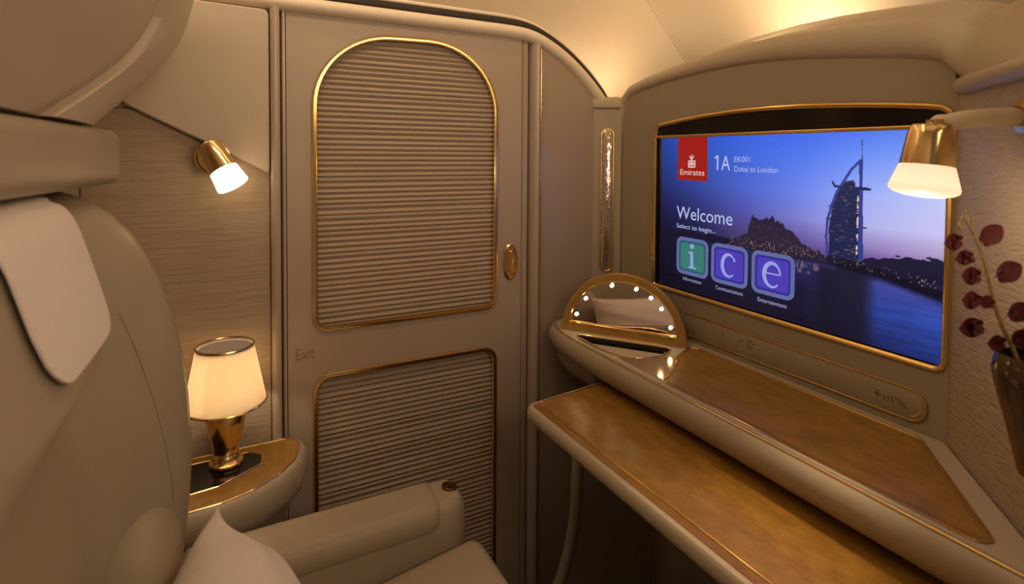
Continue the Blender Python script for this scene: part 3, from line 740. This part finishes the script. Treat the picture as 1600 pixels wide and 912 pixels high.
obj('black_inset', stack(bp, [(0, -.002), (0, .0016)], XY(ZS)), 'black', sd, smooth=0, label='polished black inset')
obj('gold_inlay', tube([(x, y, ZS+.0016) for x, y in bp], .0013, closed=True, n=6), 'gold', sd)

L0 = V(.0075, 1.102, ZS+.0016)
lp = thing('table_lamp', 'small brass table lamp with glowing cream conical shade', 'lamp', tuple(L0))
obj('lamp_base', lathe([(.001, 0), (.027, 0), (.0285, .002), (.028, .006), (.024, .009), (.0225, .011), (.024, .013), (.0235, .017), (.021, .020), (.0205, .024), (.022, .034), (.027, .054), (.0315, .076), (.0345, .092), (.0345, .096), (.030, .0985), (.022, .099), (.012, .100), (.001, .101)], L0), 'brass', lp, label='polished brass urn base')
obj('lamp_neck', lathe([(.001, .102), (.010, .102), (.008, .118), (.011, .122), (.011, .130), (.001, .131)], L0), 'brass', lp)
sh0, sh1, r0, r1 = .110, .213, .0665, .0465
obj('lamp_shade', lathe([(r0, sh0), (r1, sh1), (r1-.0016, sh1), (r0-.0016, sh0), (r0, sh0)], L0, n=56).__class__ and loft([[L0+V(r*math.cos(2*PI*k/56), r*math.sin(2*PI*k/56), h) for k in range(56)] for r, h in [(r0, sh0), (r0*.5+r1*.5, (sh0+sh1)/2), (r1, sh1), (r1-.0016, sh1), (r0*.5+r1*.5-.0016, (sh0+sh1)/2), (r0-.0016, sh0), (r0, sh0)]], cap=False), 'shade', lp, label='glowing cream conical shade')
for r, h, rr in ((r0, sh0, .0024), (r1, sh1, .0024)):
    obj('shade_rim', tube([L0+V(r*math.cos(2*PI*k/48), r*math.sin(2*PI*k/48), h) for k in range(48)], rr, closed=True, n=8, N=(0, 0, 1)), 'brass', lp, label='brass rim of the shade')
obj('shade_diffuser', lathe([(.001, sh1-.006), (r1-.002, sh1-.006), (r1-.002, sh1-.0045), (.001, sh1-.0045)], L0), mat('lamp_diffuser', (.50, .46, .47), .5), lp, label='grey disc closing the top of the shade')

# ================================================================== wall sconce
def sconce(sp, nrm, side, label):
    """swivel reading light: sp on the wall, nrm out of the wall, side along the wall"""
    nrm = nrm.normalized(); side = side.normalized(); up = V(0, 0, 1)
    t = thing('wall_sconce', label, 'wall lamp', tuple(sp-nrm*.012))
    obj('backplate', lathe([(.001, -.012), (.033, -.012), (.033, -.004), (.031, -.001), (.026, .002), (.022, .002), (.020, -.001), (.001, -.001)], sp, nrm, 44), 'brass', t)
    ax = (side*.034+nrm*.022-up*.060).normalized(); h0 = sp+nrm*.026-side*.011+up*.024
    obj('swivel_arm', tube([sp+side*.006, sp+nrm*.016+side*.003, h0+ax*.024], [.008, .0075, .007], n=12), 'brass', t)
    obj('lamp_head', lathe([(.001, 0), (.013, 0), (.019, .002), (.021, .006), (.0225, .030), (.0245, .056), (.0230, .056), (.001, .050)], h0, ax, 40), 'brass', t, label='brass cup of the reading light')
    obj('glass_shade', lathe([(.001, .052), (.0232, .052), (.0248, .068), (.0272, .086), (.0266, .088), (.017, .0900), (.001, .0905)], h0, ax, 40), 'frost', t, label='glowing frosted glass tip')
    return h0+ax*.070
sc1 = sconce(V(-.007, 1.156, -.007), V(0, -1, 0), V(1, 0, 0), 'small brass swivel reading light glowing on the wallpaper wall')
sc2 = sconce(V(.618, wallY(.618), -.020)+wn*.001, wn, -wd, 'small brass swivel reading light on the ribbed wall beyond the vase')

# ================================================================== reading lamp on the right
rt = V(.7045, .3300, .036); ra = V(-.0085, .0030, -.068).normalized()
rlp = thing('reading_lamp', 'brass reading lamp with frosted shade on a swing arm before the screen', 'lamp', (.797, .284, .048))
obj('lamp_head', lathe([(.001, .004), (.010, .003), (.017, .000), (.0195, .0005), (.0212, .003), (.0225, .010), (.0262, .043), (.0262, .045), (.024, .045), (.001, .044)], rt, ra, 48), 'brass', rlp, label='polished brass cup')
obj('glass_shade', loft([[rt+ra*h+(ra.orthogonal().normalized()*math.cos(2*PI*k/48)+ra.cross(ra.orthogonal().normalized())*math.sin(2*PI*k/48))*r for k in range(48)] for r, h in [(.0255, .043), (.0285, .053), (.0325, .066), (.0335, .070), (.0325, .0735), (.028, .0765), (.018, .079), (.006, .080)]]), 'frost', rlp, label='glowing frosted glass shade')
arm = smooth_path([rt+V(.001, -.001, .001), rt+V(.006, -.003, .005), V(.722, .322, .0405), V(.745, .311, .0445), V(.770, .298, .0465), V(.789, .288, .0475)], 6)
obj('swing_arm', tube(arm, [.004]+[.0062+.004*min(1, i/14) for i in range(len(arm)-1)], n=14), 'trim', rlp, label='beige enamelled arm')
obj('pivot', lathe([(.001, -.006), (.008, -.006), (.009, -.003), (.009, .004), (.001, .005)], rt+V(.003, -.001, .003), (0, 0, 1), 24), 'brass', rlp)
am = V(.797, .2835, .048)
obj('wall_mount', lathe([(.001, .016), (.010, .016), (.012, .012), (.012, .005), (.020, .004), (.021, .0), (.021, -.004), (.001, -.004)], am+wn*-.002, wn, 32), 'gold_satin', rlp)

# ================================================================== vase and orchid
v0 = V(.6705, .2255, -.300)
va = thing('bud_vase', 'smoky dark glass bud vase clipped to the right-hand wall', 'vase', tuple(v0))
obj('glass_body', loft([[v0+V(r*math.cos(2*PI*k/36), r*math.sin(2*PI*k/36), h) for k in range(36)] for r, h in [(.004, 0), (.008, .003), (.011, .015), (.0165, .040), (.0225, .065), (.0285, .088), (.0300, .100), (.0285, .110), (.0265, .116), (.0240, .116), (.0262, .109), (.0272, .100), (.020, .066), (.008, .02)]]), 'vase', va, label='smoky glass body')
bw = v0+V(0, 0, .072)
obj('wall_clip', tube([bw-wn*.0225, bw-wn*.0385], [.009, .012], n=14), 'gold_satin', va, label='gold wall clip')
stem = smooth_path([(.6735, .2275, -.292), (.684, .236, -.225), (.687, .241, -.203), (.680, .245, -.185), (.672, .250, -.163), (.665, .255, -.138), (.661, .258, -.115), (.656, .261, -.095), (.650, .265, -.077), (.642, .269, -.061)][0:1]+[(.680, .236, -.215), (.680, .243, -.187), (.672, .250, -.163), (.665, .255, -.138), (.661, .258, -.115), (.656, .261, -.095), (.650, .265, -.077), (.642, .269, -.061)], 5)
orc = thing('orchid_stem', 'arching orchid spray with dark purple flowers in the wall vase', 'flower', tuple(stem[0]))
obj('stem', tube(stem, [.0024-.0012*i/len(stem) for i in range(len(stem))], n=10), 'stem', orc, label='olive green stem')
bud = bmesh.new()
for dx, dy, dz, r in ((-.002, .001, .004, .0022), (.004, -.002, .002, .002), (-.005, .003, -.004, .0024), (.001, 0, .010, .0016)):
    bmesh.ops.create_uvsphere(bud, u_segments=10, v_segments=8, radius=1, matrix=Matrix.Translation(stem[-1]+V(dx, dy, dz)) @ Matrix.Diagonal((r, r, r*1.8, 1)))
obj('buds', bud, 'sepal', orc, label='pale closed buds at the tip')
def petal(bm, c, d, u, L, W, cup):
    """one cupped oval petal from c along d with side vector u"""
    n = d.cross(u).normalized(); rows = []
    for i in range(9):
        t = i/8; w = W*math.sin(PI*min(1, .08+t*.92))**.6*(1 if t < .95 else .6)
        if i == 8: w = W*.12
        row = []
        for k in range(7):
            s = k/6*2-1
            row.append(bm.verts.new(c+d*(L*t)+u*(w*s)+n*(cup*(s*s*.5+t*t*.5))))
        rows.append(row)
    for a, b_ in zip(rows, rows[1:]):
        for k in range(6): bm.faces.new((a[k], a[k+1], b_[k+1], b_[k]))
fl_px = [((.629, .275, -.081), .0095), ((.662, .259, -.075), .0115), ((.640, .269, -.096), .0085), ((.676, .250, -.110), .0120), ((.645, .266, -.113), .0100), ((.644, .266, -.137), .0100), ((.658, .258, -.139), .0075), ((.684, .244, -.148), .0110), ((.646, .264, -.164), .0110), ((.666, .252, -.179), .0090), ((.686, .242, -.173), .0110)]
for c, r in fl_px:
    r *= .86; c = Vector(c); near = min(stem, key=lambda q: (q-c-V(0, 0, -.006)).length)
    bmf = bmesh.new(); out_ = (c-near)
    out_ = out_.normalized() if out_.length > 1e-4 else V(-1, .3, 0)
    tilt = random.uniform(-.3, .3)
    side = out_.cross(-F).normalized()
    up_ = side.cross(out_).normalized()
    base_ = c-out_*r*.9
    for ang, L, W in ((0, 2.25, 1.05), (.5, 1.5, .5), (-.5, 1.5, .5), (1.15, .8, .35), (-1.15, .8, .35)):
        dd = (out_*math.cos(ang+tilt*.3)+side*math.sin(ang+tilt*.3)+up_*random.uniform(-.12, .25)).normalized()
        uu = up_.cross(dd).normalized()
        petal(bmf, base_, dd, uu, r*L, r*W, r*random.uniform(.25, .5))
    bmesh.ops.recalc_face_normals(bmf, faces=bmf.faces); bmesh.ops.solidify(bmf, geom=bmf.faces[:], thickness=.0007)
    f_ = obj('flower', bmf, 'petal', orc, label='dark purple flower')
    obj('flower_stalk', tube([near, (near+base_)/2+V(0, 0, .002), base_+out_*r*.3], [.0011, .0009, .0012], n=8), 'sepal', f_)

# ================================================================== overhead pod and bolster on the wall behind the seat
pod = thing('overhead_pod', 'large rounded cream overhead pod with raised rim above the seat', 'overhead bin', (-.2, .6, .03))
pf = [(.034, -.135), (.05, -.126), (.075, -.110), (.116, -.085), (.16, -.065), (.20, -.049), (.25, -.034), (.30, -.022), (.36, -.014), (.42, -.010)]
zs = [.034+(.42-.034)*(k/22)**1.15 for k in range(23)]
def podring(y, rec, shrink=0, z0=None):
    return [V(interp(pf, z)-rec-shrink, y(z) if callable(y) else y, z+shrink*(1-k/22)) for k, z in enumerate(zs)]+[V(-.298, y(zs[-1]) if callable(y) else y, zs[-1]), V(-.298, y(zs[0]) if callable(y) else y, zs[0]+shrink)]
yg = lambda z: interp([(.03, .648), (.057, .709), (.087, .765), (.112, .800), (.146, .832), (.171, .838), (.192, .826), (.26, .80), (.42, .78)], z)
ye = lambda z: interp([(.03, .850), (.045, .884), (.07, .925), (.115, .998), (.15, 1.060), (.18, 1.102), (.205, 1.118), (.235, 1.108), (.262, 1.080), (.34, 1.02), (.42, 1.0)], z)
rimr = [podring(yg, .010), podring(lambda z: yg(z)+.002, .002), podring(lambda z: yg(z)+.008, -.001)]
for f, e in ((.25, -.004), (.5, -.004), (.75, -.002), (.9, .000), (.97, .003), (1, .009)):
    rimr.append(podring(lambda z, f=f: (yg(z)+.008)+(ye(z)-yg(z)-.008)*f, e, 0))
obj('pod_rim', loft(rimr), 'plastic', pod, smooth=30, label='raised cream rim of the pod')
obj('pod_panel', loft([podring(-.15, .010), podring(.1, .009), podring(.3, .008), podring(lambda z: yg(z)-.06, .007), podring(lambda z: yg(z)-.012, .009), podring(lambda z: yg(z)-.001, .014)]), 'plastic', pod, smooth=30)
bol = thing('head_bolster', 'rounded leather bolster on the back wall under the overhead pod', 'bolster', (-.2, .6, -.04))
def tp(c):
    t = (c.y-.1)/.9
    z = c.z
    if z < 0: z = -.026-.019*t
    else: z = .024+.010*t
    return V(c.x, c.y, z)
obj('bolster_pad', rbox((-.298, .05, -.04), (-.128, 1.0, .03), .0145, 5, taper=tp), 'leather', bol)

# ================================================================== seat
XE = [(-.80, -.080), (-.70, -.066), (-.60, -.052), (-.527, -.042), (-.44, -.036), (-.376, -.038), (-.32, -.041), (-.269, -.048), (-.22, -.059), (-.182, -.070), (-.145, -.085), (-.111, -.102), (-.085, -.120), (-.061, -.143), (-.05, -.166), (-.044, -.210)]
xe_s = lambda z: sum(interp(XE, z+d) for d in (-.025, -.012, 0, .012, .025))/5
seat = thing('suite_seat', 'wide beige leather suite seat with padded wings and armrest', 'seat', (.1, .6, -H))
YC, HW = .615, .318
def backring(z, ins=0):
    r = []
    for k in range(31):
        s = k/30*2-1; y = YC+(HW-ins)*s
        a = abs(s); w = 0 if (a < .42 or s < 0) else min(1, (a-.42)/.5)
        w = w*w*(3-2*w)
        x = xe_s(z)-ins-interp([(-.8, .09), (-.46, .095), (-.3, .112), (-.2, .105), (-.1, .07), (-.07, .034)], z)*(1-w)
        e = max(0, (a-.9)/.1); x -= .022*e**2.5
        r.append(V(x, y, z))
    r += [V(max(-.285, xe_s(z)-.16), YC+HW-ins, z), V(-.288, YC+HW*.85-ins, z), V(-.288, YC-HW*.85+ins, z), V(max(-.285, xe_s(z)-.16), YC-HW+ins, z)]
    return r
zs2 = [-.80+.03*k for k in range(25)]+[-.065, -.055]
obj('backrest', loft([backring(z) for z in zs2]+[backring(-.048, .010), backring(-.045, .03)]), 'leather', seat, smooth=60)
# stitched seams on the wing
def seam(y0, y1, za, zb):
    pts = []
    for k in range(16):
        z = za+(zb-za)*k/15; y = y0+(y1-y0)*k/15; a = abs((y-YC)/HW)
        w = 0 if a < .42 else min(1, (a-.42)/.5); w = w*w*(3-2*w)
        pts.append(V(xe_s(z)-interp([(-.8, .09), (-.46, .095), (-.3, .112), (-.2, .105), (-.1, .07), (-.07, .034)], z)*(1-w)-.022*max(0, (a-.9)/.1)**2.5+.0002, y, z))
    return tube(pts, .0011, n=8)
obj('seam', seam(.835, .862, -.20, -.47), 'leather', seat)
# headrest pad
HY, HZ, HHY, HHZ = .500, -.1305, .240, .0865
XP = [(-.30, -.092), (-.22, -.090), (-.17, -.098), (-.12, -.111), (-.08, -.122), (-.055, -.130), (-.04, -.142)]
def padf(u, v): return max(0, (1-abs(u)**5))**.34*max(0, (1-abs(v)**(4 if v < 0 else 9)))**.34
def padpos(y, z, lift=0):
    u = (y-HY)/HHY; v = (z-HZ)/HHZ
    return V(interp(XP, z)-.055+.055*padf(u, v)+lift, y, z)
def padgrid(a, b):
    u = math.sin((a*2-1)*PI/2)*.9999; v = math.sin((b*2-1)*PI/2)*.9999
    p = padpos(HY+HHY*u, HZ+HHZ*v)
    return p
bmh = gridsurf(padgrid, 36, 28)
ed = [e for e in bmh.edges if e.is_boundary]
g = bmesh.ops.extrude_edge_only(bmh, edges=ed)
nv = [e for e in g['geom'] if isinstance(e, bmesh.types.BMVert)]
for v in nv: v.co.x = max(v.co.x-.035, -.290)
obj('headrest', bmh, 'leather', seat, smooth=60, label='padded headrest')
# lower wing pads
def wingpad(sy):
    bmw = bmesh.new()
    bmesh.ops.create_uvsphere(bmw, u_segments=36, v_segments=24, radius=1)
    for v in bmw.verts:
        c = v.co.copy()
        for i in range(3): c[i] = math.copysign(abs(c[i])**.8, c[i])
        z = -.625+c.z*.172
        v.co = V(xe_s(z)-.062+c.x*.064, YC+sy*(.232+c.y*.085), z)
    return bmw
obj('wing_pad', wingpad(1), 'leather', seat, smooth=60); 
def tilt(c): return V(c.x, c.y, c.z+(c.x-.38)*.14)
bmc = rbox((-.09, .287, -.76), (.385, .842, -.632), .028, 5, taper=tilt)
obj('seat_cushion', bmc, 'leather', seat, smooth=50)
obj('seat_base', rbox((-.22, .30, -1.155), (.30, .835, -.775), .02), 'leather', seat)
obj('leg_rest', rbox((.305, .30, -1.12), (.372, .832, -.768), .025, 4), 'leather', seat)
def armrest(y0, y1, far):
    pout = roundpoly([(-.06, y0), (.378, y0), (.378, y1), (-.06, y1)], [.01, .045, .03, .01], 6)
    b1 = obj('armrest', stack(pout, [(0, -.44), (-.001, -.06), (0, -.034), (.004, -.016), (.010, -.006), (.018, -.002), (.024, -.001)], XY(-.583)), 'leather', seat)
    pp = roundpoly([(-.055, y0-.004), (.333, y0-.004), (.333, y1-.004), (-.055, y1-.004)], [.01, .034, .016, .01], 6)
    obj('armrest_pad', stack(pp, [(.004, -.040), (.0005, -.034), (0, -.022), (.003, -.010), (.009, -.002), (.017, .0015), (.022, .002)], XY(-.580)), 'leather', b1, label='stitched armrest pad')
    return b1
ar = armrest(.848, .944, True)
bz = V(.3545, .900, -.5838)
btn = obj('recline_button', lathe([(.001, .0), (.0135, 0), (.0135, .002), (.0115, .0030), (.0105, .0018), (.001, .0018)], bz, (.12, -.05, 1), 28), 'button', ar, label='round dark bronze recline button')
obj('button_mark', tube([bz+V(-.006, -.003, .0026), bz+V(0, .002, .0022), bz+V(.006, .004, .0014)], .0011, n=6), 'gold', btn)
armrest(.186, .282, False)
# headrest cloth
am_ = thing('headrest_cover', 'white linen antimacassar draped over the headrest', 'headrest cover', (-.13, .63, -.2))
def clothpt(a, b):
    # a across (0 near .. 1 far), b down from behind the top
    y = .452+.242*a
    if b < .22:                                # over the top of the pad
        t = b/.22; x = -.262+(padpos(y, -.052).x+.262-.004)*t
        z = -.0420-.006*max(0, (t-.7)/.3)**2*.6
        return V(x+.004, y, z)
    t = (b-.22)/.78
    zl = -.164-.012*a
    e = max(0, abs(a*2-1)-.55)/.45
    zl += .045*(1-math.sqrt(max(0, 1-e**2.2)))
    z = -.0462+(zl+.0462)*t
    p = padpos(y, min(z, -.050)); p.z = z
    return p+V(.0045*min(1, t*6+.4), 0, .0012)
cl = obj('linen_cloth', gridsurf(clothpt, 40, 44, .0018), 'cloth', am_, smooth=60)
def hem(a):
    p = clothpt(a, 1.0); return p+V(.001, 0, .004)
obj('hem_stitch', tube([clothpt(.965, .22+.02*k)+V(.0008, 0, 0) for k in range(0, 34)]+[clothpt(.965-.93*k/20, .93)+V(.0008, 0, 0) for k in range(1, 21)], .0007, n=6), 'cloth', cl)

# pillow
pi = thing('pillow', 'plump white cotton pillow propped against the seat back', 'pillow', (.03, .66, -.66))
po = V(-.002, .640, -.573); pu = V(.10, .80, -.03).normalized(); pv_ = V(-.30, .10, 1).normalized(); pn = pu.cross(pv_).normalized()
if pn.x < 0: pn = -pn
def pill(sg):
    def f(a, b):
        u = a*2-1; v = b*2-1
        k = 1-.10*(1-abs(v)**2)*abs(u)**2; k2 = 1-.10*(1-abs(u)**2)*abs(v)**2
        t = (max(0, 1-abs(u)**2.2)*max(0, 1-abs(v)**2.2))**.62
        w = .006*math.sin(9*u+4*v)*max(0, 1-t)+.003*math.sin(15*v-7*u)*(1-t*.6)
        return po+pu*(.185*u*k)+pv_*(.108*v*k2)+pn*(sg*(.100*t)+w)
    return f
bmp = gridsurf(pill(1), 34, 34); gridsurf(pill(-1), 34, 34, bm=bmp)
bmesh.ops.remove_doubles(bmp, verts=bmp.verts, dist=.0005)
obj('pillow_case', bmp, 'pillow', pi, smooth=70)

# ================================================================== lights
WARM = (1, .72, .44)
def area(name, loc, direction, sx, sy, w, col=WARM, spread=PI):
    l = bpy.data.lights.new(name, 'AREA'); l.shape = 'RECTANGLE'; l.size = sx; l.size_y = sy; l.energy = w; l.color = col; l.spread = spread
    o = bpy.data.objects.new(name, l); COL.objects.link(o); o.location = (loc[0], loc[1], loc[2]+H)
    o.rotation_euler = Vector(direction).to_track_quat('-Z', 'Y').to_euler(); return o
def point(name, loc, r, w, col=WARM):
    l = bpy.data.lights.new(name, 'POINT'); l.shadow_soft_size = r; l.energy = w; l.color = col
    o = bpy.data.objects.new(name, l); COL.objects.link(o); o.location = (loc[0], loc[1], loc[2]+H); return o
area('cove_light_forward', (1.12, .80, .20), (.12, .05, 1), .05, .95, 4.2)
area('cove_light_corner', (1.02, 1.26, .10), (.1, .2, 1), .12, .12, .7)
area('cove_light_aisle', (.2, 1.30, .22), (0, .35, 1), 1.4, .04, .6)
area('door_fill_light', (.20, .66, .84), (0, .80, -1), 1.3, .08, 5.0)  # added fill from above to brighten the door wall, not a cabin fitting
area('trim_fill_light', (.25, 1.06, .60), (0, .30, -1), 1.5, .04, .9)  # narrow light added only to brighten the cream roll from above
area('camera_side_fill_light', (.62, -.55, .42), (-.40, 1, -.28), 1.0, .30, 7.0, (1, .71, .44))  # unseen fill added on the camera side for door, pod and seat
area('overhead_fill_light', (.15, .05, .86), (0, .1, -1), .9, .7, .5, (1, .75, .50))  # added overhead fill that lifts the general level, no such lamp built
point('table_lamp_bulb', L0+V(0, 0, .140), .016, .46, (1, .76, .50))
point('sconce_bulb', sc1, .010, 1.3)
point('sconce_bulb', sc2, .010, 1.1, (1, .68, .34))
point('reading_lamp_bulb', rt+ra*.098, .014, .35)
sl = bpy.data.lights.new('reading_lamp_beam', 'SPOT'); sl.energy = 5; sl.color = WARM; sl.spot_size = math.radians(50); sl.spot_blend = 1; sl.shadow_soft_size = .02
so_ = bpy.data.objects.new('reading_lamp_beam', sl); COL.objects.link(so_); so_.location = rt+ra*.088+V(0, 0, H)
so_.rotation_euler = (V(.56, .46, ZT)-(rt+ra*.088)).to_track_quat('-Z', 'Y').to_euler()
w = bpy.data.worlds.new('cabin'); sc.world = w; w.use_nodes = True
bg = w.node_tree.nodes['Background']; bg.inputs[0].default_value = (1, .77, .55, 1); bg.inputs[1].default_value = .13

# ================================================================== render look
sc.view_settings.view_transform = 'Standard'; sc.view_settings.look = 'None'
sc.view_settings.exposure = EXPO; sc.view_settings.gamma = 1; sc.view_settings.use_curve_mapping = False
cy_ = sc.cycles
cy_.use_denoising = True
try: cy_.denoiser = 'OPENIMAGEDENOISE'
except Exception: pass
cy_.max_bounces = 10; cy_.diffuse_bounces = 6; cy_.glossy_bounces = 5; cy_.transmission_bounces = 6
cy_.sample_clamp_indirect = 4
cy_.caustics_reflective = False; cy_.caustics_refractive = False
